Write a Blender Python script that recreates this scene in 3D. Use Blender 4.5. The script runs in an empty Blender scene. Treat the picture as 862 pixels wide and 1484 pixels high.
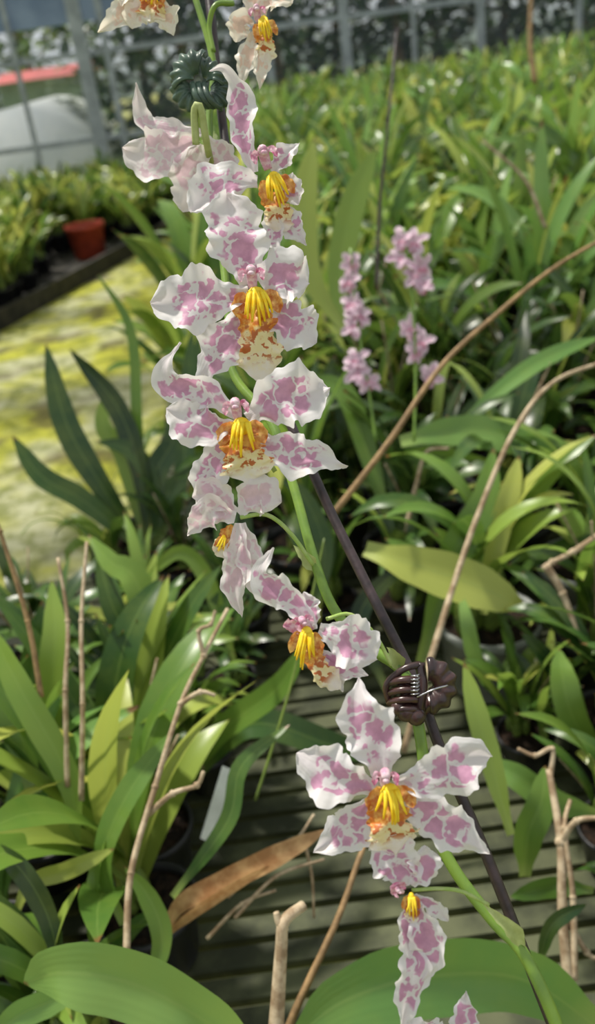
import bpy, math, random
from mathutils import Vector, Matrix, noise
D=bpy.data; scene=bpy.context.scene
try: scene.view_settings.view_transform='Standard'
except Exception: pass
# ---------------------------------------------------------------- camera
F=1300.0; PITCH=math.radians(27.7); ROLL=math.radians(8.0)
CAM=Vector((0,0,1.5))
fw=Vector((0,math.cos(PITCH),-math.sin(PITCH))); r0=Vector((1,0,0)); u0=Vector((0,math.sin(PITCH),math.cos(PITCH)))
CU=u0*math.cos(ROLL)+r0*math.sin(ROLL); CR=r0*math.cos(ROLL)-u0*math.sin(ROLL)
camd=D.cameras.new('camera'); cam=D.objects.new('camera',camd); scene.collection.objects.link(cam)
cam.matrix_world=Matrix(((CR.x,CU.x,-fw.x,CAM.x),(CR.y,CU.y,-fw.y,CAM.y),(CR.z,CU.z,-fw.z,CAM.z),(0,0,0,1)))
camd.sensor_fit='VERTICAL'; camd.sensor_height=36; camd.lens=36*F/1484
camd.clip_start=0.02; camd.clip_end=200
camd.dof.use_dof=True; camd.dof.focus_distance=0.43; camd.dof.aperture_fstop=8.5
scene.camera=cam
def W(px,py,d): return CAM+(fw+CR*((px-431)/F)+CU*((742-py)/F))*d
def ray(px,py): return fw+CR*((px-431)/F)+CU*((742-py)/F)
def G(px,py,z):
    v=ray(px,py); return CAM+v*((z-CAM.z)/v.z)
def GY(px,py,y):
    v=ray(px,py); return CAM+v*(y/v.y)
# ---------------------------------------------------------------- node helpers
def newmat(name):
    m=D.materials.new(name); m.use_nodes=True; nt=m.node_tree; nt.nodes.clear(); return m,nt
class NB:
    def __init__(s,nt): s.nt=nt
    def n(s,t,**k):
        x=s.nt.nodes.new(t)
        for a,b in k.items(): setattr(x,a,b)
        return x
    def l(s,a,b): s.nt.links.new(a,b)
    def math(s,op,a,b=None,c=None):
        x=s.n('ShaderNodeMath',operation=op)
        for i,v in enumerate((a,b,c)):
            if v is None: continue
            if isinstance(v,(int,float)): x.inputs[i].default_value=v
            else: s.l(v,x.inputs[i])
        return x.outputs[0]
    def step(s,v,a,b,o0=0.0,o1=1.0):
        x=s.n('ShaderNodeMapRange',interpolation_type='SMOOTHSTEP')
        s.l(v,x.inputs[0]); x.inputs[1].default_value=a; x.inputs[2].default_value=b
        x.inputs[3].default_value=o0; x.inputs[4].default_value=o1; return x.outputs[0]
    def mix(s,f,a,b):
        x=s.n('ShaderNodeMix',data_type='RGBA')
        if isinstance(f,(int,float)): x.inputs[0].default_value=f
        else: s.l(f,x.inputs[0])
        for i,v in ((6,a),(7,b)):
            if isinstance(v,tuple): x.inputs[i].default_value=(v[0],v[1],v[2],1)
            else: s.l(v,x.inputs[i])
        return x.outputs[2]
    def ramp(s,f,stops):
        x=s.n('ShaderNodeValToRGB'); s.l(f,x.inputs[0]); e=x.color_ramp.elements
        while len(e)<len(stops): e.new(0.5)
        for i,(p,c) in enumerate(stops): e[i].position=p; e[i].color=(c[0],c[1],c[2],1)
        return x.outputs[0]
    def noise(s,vec,scale,detail=3,rough=.5,out=0):
        x=s.n('ShaderNodeTexNoise'); x.inputs['Scale'].default_value=scale; x.inputs['Detail'].default_value=detail; x.inputs['Roughness'].default_value=rough
        if vec is not None: s.l(vec,x.inputs['Vector'])
        return x.outputs[out]
def srgb(r,g,b):
    f=lambda c:(c/255/12.92) if c/255<=.04045 else ((c/255+.055)/1.055)**2.4
    return (f(r),f(g),f(b))
def finish(nb,col,rough=.5,trans=0.0,tcol=None,bump=None,bstr=.3,spec=.5,bdist=.001,metal=0.0,sss=0):
    p=nb.n('ShaderNodeBsdfPrincipled'); out=nb.n('ShaderNodeOutputMaterial')
    if isinstance(col,tuple): p.inputs['Base Color'].default_value=(col[0],col[1],col[2],1)
    else: nb.l(col,p.inputs['Base Color'])
    if isinstance(rough,(int,float)): p.inputs['Roughness'].default_value=rough
    else: nb.l(rough,p.inputs['Roughness'])
    p.inputs['Specular IOR Level'].default_value=spec; p.inputs['Metallic'].default_value=metal
    if bump is not None:
        b=nb.n('ShaderNodeBump'); b.inputs['Strength'].default_value=bstr; b.inputs['Distance'].default_value=bdist
        nb.l(bump,b.inputs['Height']); nb.l(b.outputs[0],p.inputs['Normal'])
    if trans>0:
        t=nb.n('ShaderNodeBsdfTranslucent'); c=tcol if tcol is not None else col
        if isinstance(c,tuple): t.inputs[0].default_value=(c[0],c[1],c[2],1)
        else: nb.l(c,t.inputs[0])
        m=nb.n('ShaderNodeMixShader'); m.inputs[0].default_value=trans
        nb.l(p.outputs[0],m.inputs[1]); nb.l(t.outputs[0],m.inputs[2]); nb.l(m.outputs[0],out.inputs[0])
    else: nb.l(p.outputs[0],out.inputs[0])
def simple(name,c1,c2=None,scale=20,rough=.5,spec=.4,bstr=.3,trans=0,metal=0,bdist=.001,detail=4):
    m,nt=newmat(name); nb=NB(nt); tc=nb.n('ShaderNodeTexCoord').outputs['Object']
    if c2 is None: c2=tuple(x*.7 for x in c1)
    nz=nb.noise(tc,scale,detail,.6); col=nb.mix(nb.step(nz,.35,.65),c1,c2)
    finish(nb,col,rough,trans,col if trans else None,nz,bstr,spec,bdist,metal); return m
# ---------------------------------------------------------------- materials
def mat_petal(name,pink,white,amount=1.0,strength=1.0):
    m,nt=newmat(name); nb=NB(nt)
    tc=nb.n('ShaderNodeTexCoord'); sep=nb.n('ShaderNodeSeparateXYZ'); nb.l(tc.outputs['UV'],sep.inputs[0])
    u=nb.math('ABSOLUTE',nb.math('MULTIPLY_ADD',sep.outputs[0],2.0,-1.0)); t=sep.outputs[1]
    oi=nb.n('ShaderNodeObjectInfo')
    vm=nb.n('ShaderNodeVectorMath',operation='ADD'); nb.l(tc.outputs['Object'],vm.inputs[0])
    cx=nb.n('ShaderNodeCombineXYZ'); nb.l(oi.outputs['Random'],cx.inputs[2]); nb.l(cx.outputs[0],vm.inputs[1])
    nzc=nb.noise(vm.outputs[0],160,2,.5,1)
    vs=nb.n('ShaderNodeVectorMath',operation='MULTIPLY_ADD'); nb.l(nzc,vs.inputs[0]); vs.inputs[1].default_value=(.011,.011,.011); nb.l(vm.outputs[0],vs.inputs[2])
    vo=nb.n('ShaderNodeTexVoronoi',feature='DISTANCE_TO_EDGE'); vo.inputs['Scale'].default_value=105; nb.l(vs.outputs[0],vo.inputs['Vector'])
    gate=nb.noise(vm.outputs[0],80,2,.5)
    dist=nb.math('ADD',vo.outputs['Distance'],nb.step(gate,.54,.68,0,.12))
    cells=nb.step(dist,.05,.12)
    nz=nb.noise(vm.outputs[0],110,2,.5)
    a=nb.math('ADD',u,nb.math('MULTIPLY_ADD',nz,1.2,-.6))
    mk=nb.step(a,.54*amount+.05,.62*amount+.08,1,0)
    tt=nb.math('ADD',t,nb.math('MULTIPLY_ADD',nz,.5,-.25))
    mk=nb.math('MULTIPLY',mk,nb.step(tt,.10,.17)); mk=nb.math('MULTIPLY',mk,nb.step(tt,.70,.77,1,0))
    mk=nb.math('MULTIPLY',mk,cells)
    sv=nb.math('SINE',nb.math('MULTIPLY',sep.outputs[0],60.0))
    pk=nb.mix(nb.step(nb.noise(vm.outputs[0],260,3),.3,.7),pink,tuple(min(1,x*1.15+.03) for x in pink))
    halo=nb.mix(nb.step(a,.2,.9,.22,0),white,tuple(.5*(p+w) for p,w in zip(pink,white)))
    col=nb.mix(nb.math('MULTIPLY',mk,strength),halo,pk)
    bp=nb.math('ADD',nb.math('MULTIPLY',sv,.15),nb.noise(vm.outputs[0],350,2))
    finish(nb,col,.45,.38,col,bp,.28,.3,.0005); return m
M_pet=mat_petal('orchid_petal_blotched',srgb(204,150,180),srgb(236,232,233))
M_petback=mat_petal('orchid_petal_pale',srgb(218,182,196),srgb(236,228,227),1.1,.8)
M_petcream=mat_petal('orchid_petal_cream',srgb(226,186,166),srgb(240,233,220),.9,.7)
def mat_lip():
    m,nt=newmat('orchid_lip'); nb=NB(nt); tc=nb.n('ShaderNodeTexCoord'); sep=nb.n('ShaderNodeSeparateXYZ'); nb.l(tc.outputs['UV'],sep.inputs[0])
    t=sep.outputs[1]
    nz=nb.noise(tc.outputs['Object'],260,3,.6)
    tt=nb.math('ADD',t,nb.math('MULTIPLY_ADD',nz,.6,-.3))
    cream=nb.mix(nb.step(tt,.55,.95),srgb(240,226,176),srgb(240,232,222))
    orange=nb.mix(nb.step(nz,.38,.62),srgb(214,124,40),srgb(240,190,96))
    base=nb.mix(nb.step(tt,.34,.50,1,0),cream,orange)
    sp=nb.step(nb.noise(tc.outputs['Object'],300,2,.5),.52,.58)
    sp=nb.math('MULTIPLY',sp,nb.step(t,.2,.35)); sp=nb.math('MULTIPLY',sp,nb.step(t,.65,.82,1,0))
    col=nb.mix(sp,base,srgb(190,108,60))
    finish(nb,col,.4,.3,col,nz,.3,.4,.0006); return m
M_lip=mat_lip()
M_crest=simple('orchid_crest_yellow',srgb(255,232,70),srgb(255,214,36),200,.45,.25,.1,.25)
M_side=simple('orchid_lip_sidelobe',srgb(244,200,120),srgb(200,112,52),230,.4,.4,.1,.3)
M_col=simple('orchid_column',srgb(238,218,222),srgb(214,156,182),350,.4,.4,.1,.25)
M_mag=simple('orchid_magenta_flush',srgb(206,112,150),srgb(236,200,212),320,.45,.4,.1,.3)
M_ped=simple('orchid_pedicel_green',srgb(150,180,85),srgb(175,190,120),120,.4,.5,.1,.1)
def mat_leaf(name,stops,trans=.34,rough=.33,tb=1.5):
    m,nt=newmat(name); nb=NB(nt); tc=nb.n('ShaderNodeTexCoord'); sep=nb.n('ShaderNodeSeparateXYZ'); nb.l(tc.outputs['UV'],sep.inputs[0])
    at=nb.n('ShaderNodeAttribute',attribute_name='rnd'); oi=nb.n('ShaderNodeObjectInfo')
    r=nb.math('FRACT',nb.math('ADD',at.outputs['Fac'],nb.math('MULTIPLY',oi.outputs['Random'],.35)))
    col=nb.ramp(r,stops)
    nz=nb.noise(tc.outputs['Object'],25,4,.6)
    col=nb.mix(nb.step(nz,.3,.75,0,.3),col,nb.mix(.5,col,srgb(156,168,66)))
    u=nb.math('ABSOLUTE',nb.math('MULTIPLY_ADD',sep.outputs[0],2.0,-1.0))
    col=nb.mix(nb.step(u,.0,.10,.25,0),col,srgb(150,174,92))
    col=nb.mix(nb.step(sep.outputs[1],.0,.2,.45,0),col,srgb(170,184,104))
    sv=nb.math('SINE',nb.math('MULTIPLY',sep.outputs[0],55.0))
    tip=nb.step(nb.math('ADD',sep.outputs[1],nb.math('MULTIPLY',nz,.15)),1.04,1.07)
    col=nb.mix(tip,col,srgb(120,90,50))
    hs=nb.n('ShaderNodeHueSaturation'); nb.l(col,hs.inputs['Color']); hs.inputs['Value'].default_value=tb; hs.inputs['Saturation'].default_value=1.0; hs.inputs['Hue'].default_value=.485
    finish(nb,col,rough,trans,hs.outputs[0],nb.math('ADD',nb.math('MULTIPLY',sv,.3),nb.noise(tc.outputs['Object'],60,3)),.10,.5,.0006); return m
LS=[(0,srgb(38,68,30)),(.3,srgb(68,104,42)),(.6,srgb(98,134,54)),(.85,srgb(134,160,70)),(1,srgb(180,184,92))]
M_leaf=mat_leaf('orchid_leaf_green',LS)
M_leafdark=mat_leaf('orchid_leaf_dark',[(0,srgb(24,50,22)),(.5,srgb(38,70,30)),(1,srgb(64,98,40))],.2)
M_leafpale=mat_leaf('orchid_leaf_broad',[(0,srgb(90,134,62)),(.5,srgb(110,152,76)),(1,srgb(132,166,86))],.25)
M_leafyel=mat_leaf('orchid_leaf_yellowing',[(0,srgb(140,164,72)),(.5,srgb(168,182,86)),(1,srgb(192,192,100))],.3)
M_bulb=simple('pseudobulb',srgb(122,142,64),srgb(88,106,48),30,.4,.4,.2)
M_potb=simple('pot_black_plastic',srgb(26,27,29),srgb(42,42,44),20,.45,.4,.1)
M_potg=simple('pot_grey_translucent',srgb(168,172,168),srgb(126,130,124),14,.35,.5,.1,.25)
M_soil=simple('bark_medium',srgb(54,40,30),srgb(24,19,15),90,.9,.2,1.0,bdist=.01)
M_wood=simple('dry_stalk',srgb(190,172,144),srgb(140,118,92),70,.7,.2,.4)
M_woodd=simple('brown_cane',srgb(162,132,92),srgb(120,96,66),60,.6,.3,.3)
M_dryleaf=simple('dry_leaf',srgb(206,168,118),srgb(158,114,72),40,.6,.3,.5,.25)
M_stake=simple('stake_dark_plastic',srgb(62,48,50),srgb(40,32,34),120,.45,.5,.3)
M_stem=simple('flower_stem_green',srgb(128,160,62),srgb(108,140,60),60,.38,.5,.2,.08)
M_stem2=simple('stem_bract',srgb(190,200,140),srgb(160,170,100),60,.5,.3,.2,.2)
M_clipb=simple('clip_brown',srgb(72,46,42),srgb(44,30,30),90,.28,.6,.2)
M_clipg=simple('clip_green',srgb(78,100,84),srgb(54,72,62),90,.4,.5,.3)
M_metal=simple('spring_metal',srgb(200,200,205),srgb(150,150,155),50,.25,.5,.1,metal=1)
M_label=simple('plant_label',srgb(225,228,226),srgb(200,204,200),30,.4,.4,.05)
# ---------------------------------------------------------------- mesh builder
class MB:
    def __init__(s): s.v=[];s.f=[];s.m=[];s.uv=[];s.r=[]
    def add(s,vs,fs,mat,uvs=None,rnd=0.5):
        o=len(s.v); s.v+= [tuple(v) for v in vs]; s.f+=[tuple(i+o for i in f) for f in fs]; s.m+=[mat]*len(fs)
        s.uv+= uvs if uvs else [(0.5,0.5)]*len(vs); s.r+=[rnd]*len(vs)
    def mesh(s,name,mats,smooth=True):
        me=D.meshes.new(name); me.from_pydata(s.v,[],s.f); 
        for m in mats: me.materials.append(m)
        me.polygons.foreach_set('material_index',s.m); me.polygons.foreach_set('use_smooth',[smooth]*len(s.f))
        ul=me.uv_layers.new(name='UVMap'); li=[0]*len(me.loops); me.loops.foreach_get('vertex_index',li)
        fl=[]; 
        for i in li: fl+=s.uv[i]
        ul.data.foreach_set('uv',fl)
        a=me.attributes.new('rnd','FLOAT','POINT'); a.data.foreach_set('value',s.r)
        me.update(); return me
    def obj(s,name,mats,mw=None,smooth=True):
        o=D.objects.new(name,s.mesh(name,mats,smooth)); scene.collection.objects.link(o)
        if mw is not None: o.matrix_world=mw
        return o
def cat(pts,n):
    pts=[Vector(p) for p in pts]
    if len(pts)==2: return [pts[0].lerp(pts[1],i/n) for i in range(n+1)]
    P=[pts[0]*2-pts[1]]+pts+[pts[-1]*2-pts[-2]]
    segs=len(pts)-1; res=[]
    for i in range(n+1):
        x=i/n*segs; k=min(int(x),segs-1); t=x-k
        a,b,c,d=P[k:k+4]
        res.append(.5*((2*b)+(c-a)*t+(2*a-5*b+4*c-d)*t*t+(3*b-a-3*c+d)*t*t*t))
    L=[0]
    for i in range(n): L.append(L[-1]+(res[i+1]-res[i]).length)
    out=[];j=0
    for i in range(n+1):
        s=L[-1]*i/n
        while j<n-1 and L[j+1]<s: j+=1
        dl=L[j+1]-L[j]; out.append(res[j].lerp(res[j+1],(s-L[j])/dl if dl>1e-9 else 0))
    return out
def interp(tab,t):
    for i in range(len(tab)-1):
        if t<=tab[i+1][0]:
            a,b=tab[i],tab[i+1]; k=(t-a[0])/(b[0]-a[0]); k=k*k*(3-2*k)*.5+k*.5; return a[1]+(b[1]-a[1])*k
    return tab[-1][1]
def tans(P):
    n=len(P); T=[]
    for i in range(n):
        d=P[min(i+1,n-1)]-P[max(i-1,0)]; T.append(d.normalized() if d.length>1e-9 else Vector((0,0,1)))
    return T
def tube(mb,pts,rad,mat,ns=8,n=None,rnd=.5,flat=1.0,cap=True):
    n=n or max(2,(len(pts)-1)*6); P=cat(pts,n); T=tans(P)
    ref=Vector((0,0,1)) if abs(T[0].z)<.9 else Vector((1,0,0)); s=T[0].cross(ref).normalized()
    vs=[];uv=[];fs=[]
    for i,p in enumerate(P):
        s=(s-T[i]*s.dot(T[i])).normalized(); b=T[i].cross(s)
        t=i/n
        r=rad(t) if callable(rad) else rad
        for k in range(ns):
            a=2*math.pi*k/ns; vs.append(p+(s*math.cos(a)+b*math.sin(a)*flat)*r); uv.append((k/ns,t))
    for i in range(n):
        for k in range(ns):
            k2=(k+1)%ns; fs.append((i*ns+k,i*ns+k2,(i+1)*ns+k2,(i+1)*ns+k))
    if cap: fs.append(tuple(range(ns-1,-1,-1))); fs.append(tuple(n*ns+k for k in range(ns)))
    mb.add(vs,fs,mat,uv,rnd)
PETAL=[(0,.24),(.12,.32),(.28,.66),(.45,.97),(.6,1),(.74,.88),(.86,.62),(.94,.34),(.985,.12),(1,.02)]
SEPAL=[(0,.32),(.15,.48),(.36,.92),(.5,1),(.66,.78),(.8,.46),(.9,.24),(.97,.09),(1,.02)]
OVATE=[(0,.35),(.15,.6),(.35,.92),(.58,1),(.76,.86),(.88,.58),(.96,.28),(1,.03)]
LIP=[(0,.35),(.15,.75),(.3,.85),(.42,.7),(.58,.9),(.75,1),(.88,.65),(.95,.3),(1,.03)]
def petal(mb,pts,hw,prof,seed,mat=0,twist=(0,0),cup=.15,ruff=.16,zref=Vector((0,0,1)),nu=14,nv=56,freq=1.0):
    rr=random.Random(seed); ph=[rr.uniform(0,6.28) for _ in range(10)]
    P=cat(pts,nv); T=tans(P); vs=[];uv=[];fs=[]
    for i,p in enumerate(P):
        t=i/nv; s=T[i].cross(zref)
        s=s.normalized() if s.length>1e-4 else Vector((1,0,0)); nrm=s.cross(T[i])
        tw=math.radians(twist[0]+(twist[1]-twist[0])*t); s2=s*math.cos(tw)+nrm*math.sin(tw); n2=nrm*math.cos(tw)-s*math.sin(tw)
        w=hw*interp(prof,t); env=math.sin(math.pi*min(1,t*1.05))**.5 if t<.95 else .5
        for j in range(nu+1):
            u=j/nu*2-1; sg=0 if u<0 else 1
            e=1+(.10*math.sin(t*15*freq+ph[sg])+.075*math.sin(t*32*freq+ph[2+sg])+.03*math.sin(t*70+ph[sg+4]))*abs(u)
            z=cup*w*u*u+ruff*hw*abs(u)**2.0*env*(math.sin(t*13*freq+ph[4+sg])+.5*math.sin(t*27*freq+ph[6+sg]))-.14*w*(1-abs(u))**2
            z+=.10*hw*math.sin(u*4+ph[0])*math.sin(t*8+ph[1])
            vs.append(p+s2*(u*w*e)+n2*z); uv.append((j/nu,t))
    for i in range(nv):
        for j in range(nu):
            a=i*(nu+1)+j; fs.append((a,a+1,a+nu+2,a+nu+1))
    mb.add(vs,fs,mat,uv,rr.random())
def sphere(mb,c,r,mat,sc=(1,1,1),nu=12,nv=8,rnd=.5,ax=None):
    vs=[];fs=[]
    for i in range(nv+1):
        th=math.pi*i/nv
        for j in range(nu):
            a=2*math.pi*j/nu; v=Vector((r*sc[0]*math.sin(th)*math.cos(a),r*sc[1]*math.sin(th)*math.sin(a),r*sc[2]*math.cos(th)))
            if ax is not None: v=ax@v
            vs.append(Vector(c)+v)
    for i in range(nv):
        for j in range(nu):
            k=(j+1)%nu; fs.append((i*nu+j,(i+1)*nu+j,(i+1)*nu+k,i*nu+k))
    mb.add(vs,fs,mat,None,rnd)
# ---------------------------------------------------------------- flowers
def flower(c,d,petals,lip=None,column=None,pm=None,seed=0,pedicel=None):
    s=d/F; mb=MB(); V=lambda p:Vector((p[0]*s,-p[1]*s,(p[2] if len(p)>2 else 0)*s))
    for k,pt in enumerate(petals):
        pts,hw,prof=pt[:3]; tw=pt[3] if len(pt)>3 else (0,0); mt=pt[4] if len(pt)>4 else 0
        petal(mb,[V(p) for p in pts],hw*s,prof,seed*17+k,mt,tw,.12,.21)
    if lip:
        pts,hw,cc,cdir,csz=lip
        petal(mb,[V(p) for p in pts],hw*s,LIP,seed*31+5,1,(0,0),-.15,.22,nu=16,freq=1.3)
        a0=math.radians(cdir); dn=Vector((math.sin(a0),-math.cos(a0),0)); rt=Vector((math.cos(a0),math.sin(a0),0))
        c0=V(cc); wsc=csz[1]; L=csz[0]*s; Z=Vector((0,0,1))
        for sg in (-1,1):
            b=c0+rt*(sg*.12*L*wsc)-dn*.1*L-Z*.02*L
            petal(mb,[b,b+rt*sg*.36*L*wsc+dn*.12*L+Z*.10*L,b+rt*sg*.54*L*wsc+dn*.6*L+Z*.06*L],.22*L*wsc,OVATE,seed*13+sg,3,(0,sg*-15),.2,.25,nu=8,nv=20)
        rr=random.Random(seed+3)
        for q in range(9):
            x=(q-4)/4.0+rr.uniform(-.08,.08); an=x*.30+rr.uniform(-.12,.12)
            ln=L*(1.0-.30*abs(x)+rr.uniform(-.18,.10)); 
            dd=(dn*math.cos(an)+rt*math.sin(an)*wsc)
            b=c0+rt*(x*.21*L*wsc)-dn*.15*L+Z*(.24+.03*(q%2))*L
            tube(mb,[b,b+dd*ln*.5+Z*(.15*L+.03*L*(q%2))+rt*rr.uniform(-.03,.03)*L,b+dd*ln+Z*.07*L+rt*rr.uniform(-.04,.04)*L],lambda t:L*.072*max(.3,(1-t*.6))*wsc**.5,2,6,8)
        sphere(mb,c0-dn*.06*L+Z*.16*L,L*.28,2,(wsc,1.0,.6))
    if column:
        cc,ang,L0=column; a0=math.radians(ang); up=Vector((math.sin(a0),math.cos(a0),0)); rt=Vector((math.cos(a0),-math.sin(a0),0)); L=L0*s; c0=V(cc); Z=Vector((0,0,1))
        tube(mb,[c0-up*.3*L+Z*.1*L,c0+up*.25*L+Z*.3*L,c0+up*.5*L+Z*.6*L,c0+up*.3*L+Z*.95*L],lambda t:L*(.20+.06*math.sin(t*3)),4,10,10)
        sphere(mb,c0+up*.2*L+Z*.98*L,L*.17,4,(1,.8,.7))
        for sg in (-1,1):
            b=c0+up*.35*L+Z*.5*L+rt*sg*.12*L
            petal(mb,[b,b+rt*sg*.32*L+up*.05*L+Z*.15*L,b+rt*sg*.42*L-up*.45*L+Z*.2*L],.16*L,OVATE,seed+sg+50,5,(0,0),.2,.35,nu=8,nv=16)
    if pedicel:
        tube(mb,[V(p) for p in pedicel[0]],pedicel[1]*s,6,8)
    C=W(c[0],c[1],d); Rm=Matrix((CR,CU,-fw)).transposed().to_4x4()
    return mb.obj('orchid_flower',[pm or M_pet,M_lip,M_crest,M_side,M_col,M_mag,M_ped],Matrix.Translation(C)@Rm)
flower((558,1140),.36,[
 ([(-4,-12,0),(-14,-65,8),(-34,-108,6),(-38,-156,-14)],43,SEPAL,(0,8)),
 ([(-18,20,-3),(-55,66,-6),(-104,100,-12)],33,SEPAL,(0,-20)),
 ([(20,22,-3),(85,55,-6),(154,102,-14)],35,SEPAL,(0,20)),
 ([(-10,0,3),(-66,-14,14),(-100,-32,4),(-128,-48,-4)],40,PETAL,(5,-10)),
 ([(12,-5,3),(78,-22,14),(120,-42,6),(154,-42,-4)],40,PETAL,(-5,8)),
 ],([(0,14,4),(4,45,20),(10,72,16),(14,96,4)],38,(6,6,8),5,(48,1.0)),((-2,-12,4),0,30),seed=1,pedicel=([(0,0,-3),(14,25,-26),(62,40,-34)],3.5))
flower((348,612),.41,[
 ([(-5,-10,0),(-50,-42,6),(-98,-50,2),(-108,-78,6),(-85,-114,10)],26,SEPAL,(0,40)),
 ([(-10,18,-3),(-40,68,-6),(-66,132,-16)],30,SEPAL,(0,-10)),
 ([(18,20,-3),(78,48,0),(120,54,2),(156,64,-8)],33,SEPAL,(0,25)),
 ([(-8,6,3),(-55,8,12),(-106,-20,6)],34,PETAL,(0,-15)),
 ([(10,-5,3),(62,-34,14),(100,-42,6),(130,-50,0)],46,PETAL,(0,5)),
 ],([(0,14,4),(4,40,18),(10,62,16),(14,88,0)],38,(3,10,8),3,(48,1.0)),((-4,-12,4),-8,30),seed=2,pedicel=([(0,0,-3),(24,30,-30),(50,70,-34)],3.5))
flower((370,425),.44,[
 ([(-4,-15,0),(-22,-65,8),(-34,-105,6),(-42,-148,-6)],44,OVATE,(0,-8)),
 ([(-14,22,-3),(-50,78,-8),(-88,134,-14)],36,SEPAL,(0,-15)),
 ([(20,22,-3),(52,45,4),(88,72,-4)],36,OVATE,(0,15)),
 ([(-10,2,3),(-70,10,14),(-115,14,8),(-152,14,0)],46,PETAL,(5,-5)),
 ([(12,-5,3),(42,-22,12),(78,-14,0)],42,OVATE,(-5,10)),
 ],([(0,14,4),(2,48,20),(6,80,14),(8,130,-2)],33,(2,10,8),6,(48,1.0)),((-4,-14,4),-5,30),seed=3,pedicel=([(0,0,-3),(-18,25,-28),(-30,70,-40)],3.5))
flower((388,265),.46,[
 ([(-20,-15,0),(-36,-70,4),(-40,-125,0),(-62,-162,6),(-84,-158,8)],22,SEPAL,(0,30)),
 ([(-15,0,2),(-62,2,10),(-112,44,4)],38,PETAL,(0,-15)),
 ([(8,-15,0),(25,-38,8),(46,-56,4)],17,SEPAL,(0,20)),
 ([(12,30,0),(34,62,4),(56,92,4)],20,SEPAL,(0,-30)),
 ([(0,30,0),(8,70,6),(14,112,4)],15,SEPAL,(0,-10)),
 ([(14,-5,2),(34,12,8),(44,34,6)],18,OVATE,(0,-40)),
 ],([(4,14,4),(12,36,16),(16,55,12),(14,76,4)],22,(10,4,8),18,(46,.75)),((-2,-25,4),-20,30),seed=4)
flower((292,190),.49,[
 ([(0,0,-6),(-50,-8,-14),(-86,-22,-14),(-97,-74,-8)],19,SEPAL,(0,-30)),
 ([(-4,12,6),(-45,28,4),(-82,36,-2),(-116,20,-14)],34,PETAL,(0,15)),
 ([(2,20,0),(-14,56,-8),(-20,84,-14),(-30,110,-22)],30,OVATE,(0,15)),
 ([(6,6,-4),(28,28,-14),(44,66,-20)],20,PETAL,(0,-25)),
 ],pm=M_petback,seed=5)
flower((224,-2),.5,[
 ([(-5,0,0),(-40,18,4),(-58,36,8),(-82,50,2)],20,SEPAL,(0,20)),
 ([(5,5,0),(18,28,6),(28,56,4)],20,SEPAL,(0,-20)),
 ([(0,5,0),(-25,28,8),(-32,46,4)],20,OVATE),
 ([(-5,-5,0),(-45,-15,8),(-70,-10,4)],30,PETAL),
 ([(5,-5,0),(30,-25,8),(60,-50,4)],34,PETAL),
 ([(0,-8,0),(-5,-60,8),(-8,-110,4)],34,SEPAL),
 ],([(0,2,4),(-2,14,12),(-4,28,12),(-6,38,4)],22,(0,-4,8),-10,(28,.9)),((0,-16,3),0,20),pm=M_petcream,seed=6)
flower((378,42),.5,[
 ([(-5,-10,0),(8,-42,6),(40,-38,8),(46,-36,2)],23,PETAL,(0,15)),
 ([(-8,5,0),(-20,40,4),(-28,84,0)],16,SEPAL,(0,-15)),
 ([(4,20,0),(2,52,6),(-2,90,4)],13,SEPAL,(0,10)),
 ([(-10,-8,0),(-28,-10,6),(-36,20,2)],18,PETAL,(0,30)),
 ([(-5,-20,0),(-15,-60,6),(-20,-110,4)],28,SEPAL),
 ],([(2,5,4),(6,20,12),(8,36,8),(4,52,4)],15,(5,0,8),12,(36,.65)),((-4,-12,4),-10,20),pm=M_petcream,seed=7)
flower((346,750),.41,[
 ([(0,-5,-2),(28,-32,4),(62,-22,2)],30,PETAL,(0,10)),
 ([(-5,0,0),(-42,-8,0),(-76,26,-10)],25,SEPAL,(0,20)),
 ([(-4,-8,-3),(-38,-34,-3),(-68,-30,-10)],25,PETAL,(0,20)),
 ([(0,8,0),(-2,60,2),(-6,105,0),(4,146,-6)],23,SEPAL,(0,-15)),
 ([(5,8,-2),(16,50,0),(22,112,-4)],21,PETAL,(0,35)),
 ],([(-8,12,-4),(-20,30,0),(-26,46,-4),(-22,60,-10)],13,(-22,32,2),-20,(22,.6)),pm=M_petback,seed=8,pedicel=([(2,0,0),(40,-4,-6),(74,22,-14),(108,70,-22)],3.2))
flower((458,920),.385,[
 ([(-5,-15,0),(-38,-52,6),(-68,-70,2),(-80,-92,4),(-62,-127,8)],26,SEPAL,(0,35)),
 ([(4,-8,3),(46,6,10),(88,36,0)],38,PETAL,(0,15)),
 ([(-2,-8,0),(-10,-35,-4),(-18,-62,-6)],18,PETAL,(0,20)),
 ([(0,20,-3),(24,50,-4),(40,84,-10)],18,SEPAL,(0,-10),0),
 ([(-5,-6,2),(-24,-14,8),(-48,-14,2)],13,OVATE,(0,20),5),
 ([(8,26,-3),(38,46,0),(76,60,-6)],18,SEPAL,(0,20)),
 ],([(-4,8,4),(-2,34,12),(10,54,10),(36,78,4)],18,(-14,2,6),-4,(50,.66)),((-14,-16,4),-40,22),seed=9,pedicel=([(15,-22,-6),(50,-28,-14),(85,0,-20),(112,48,-24)],3))
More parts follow.
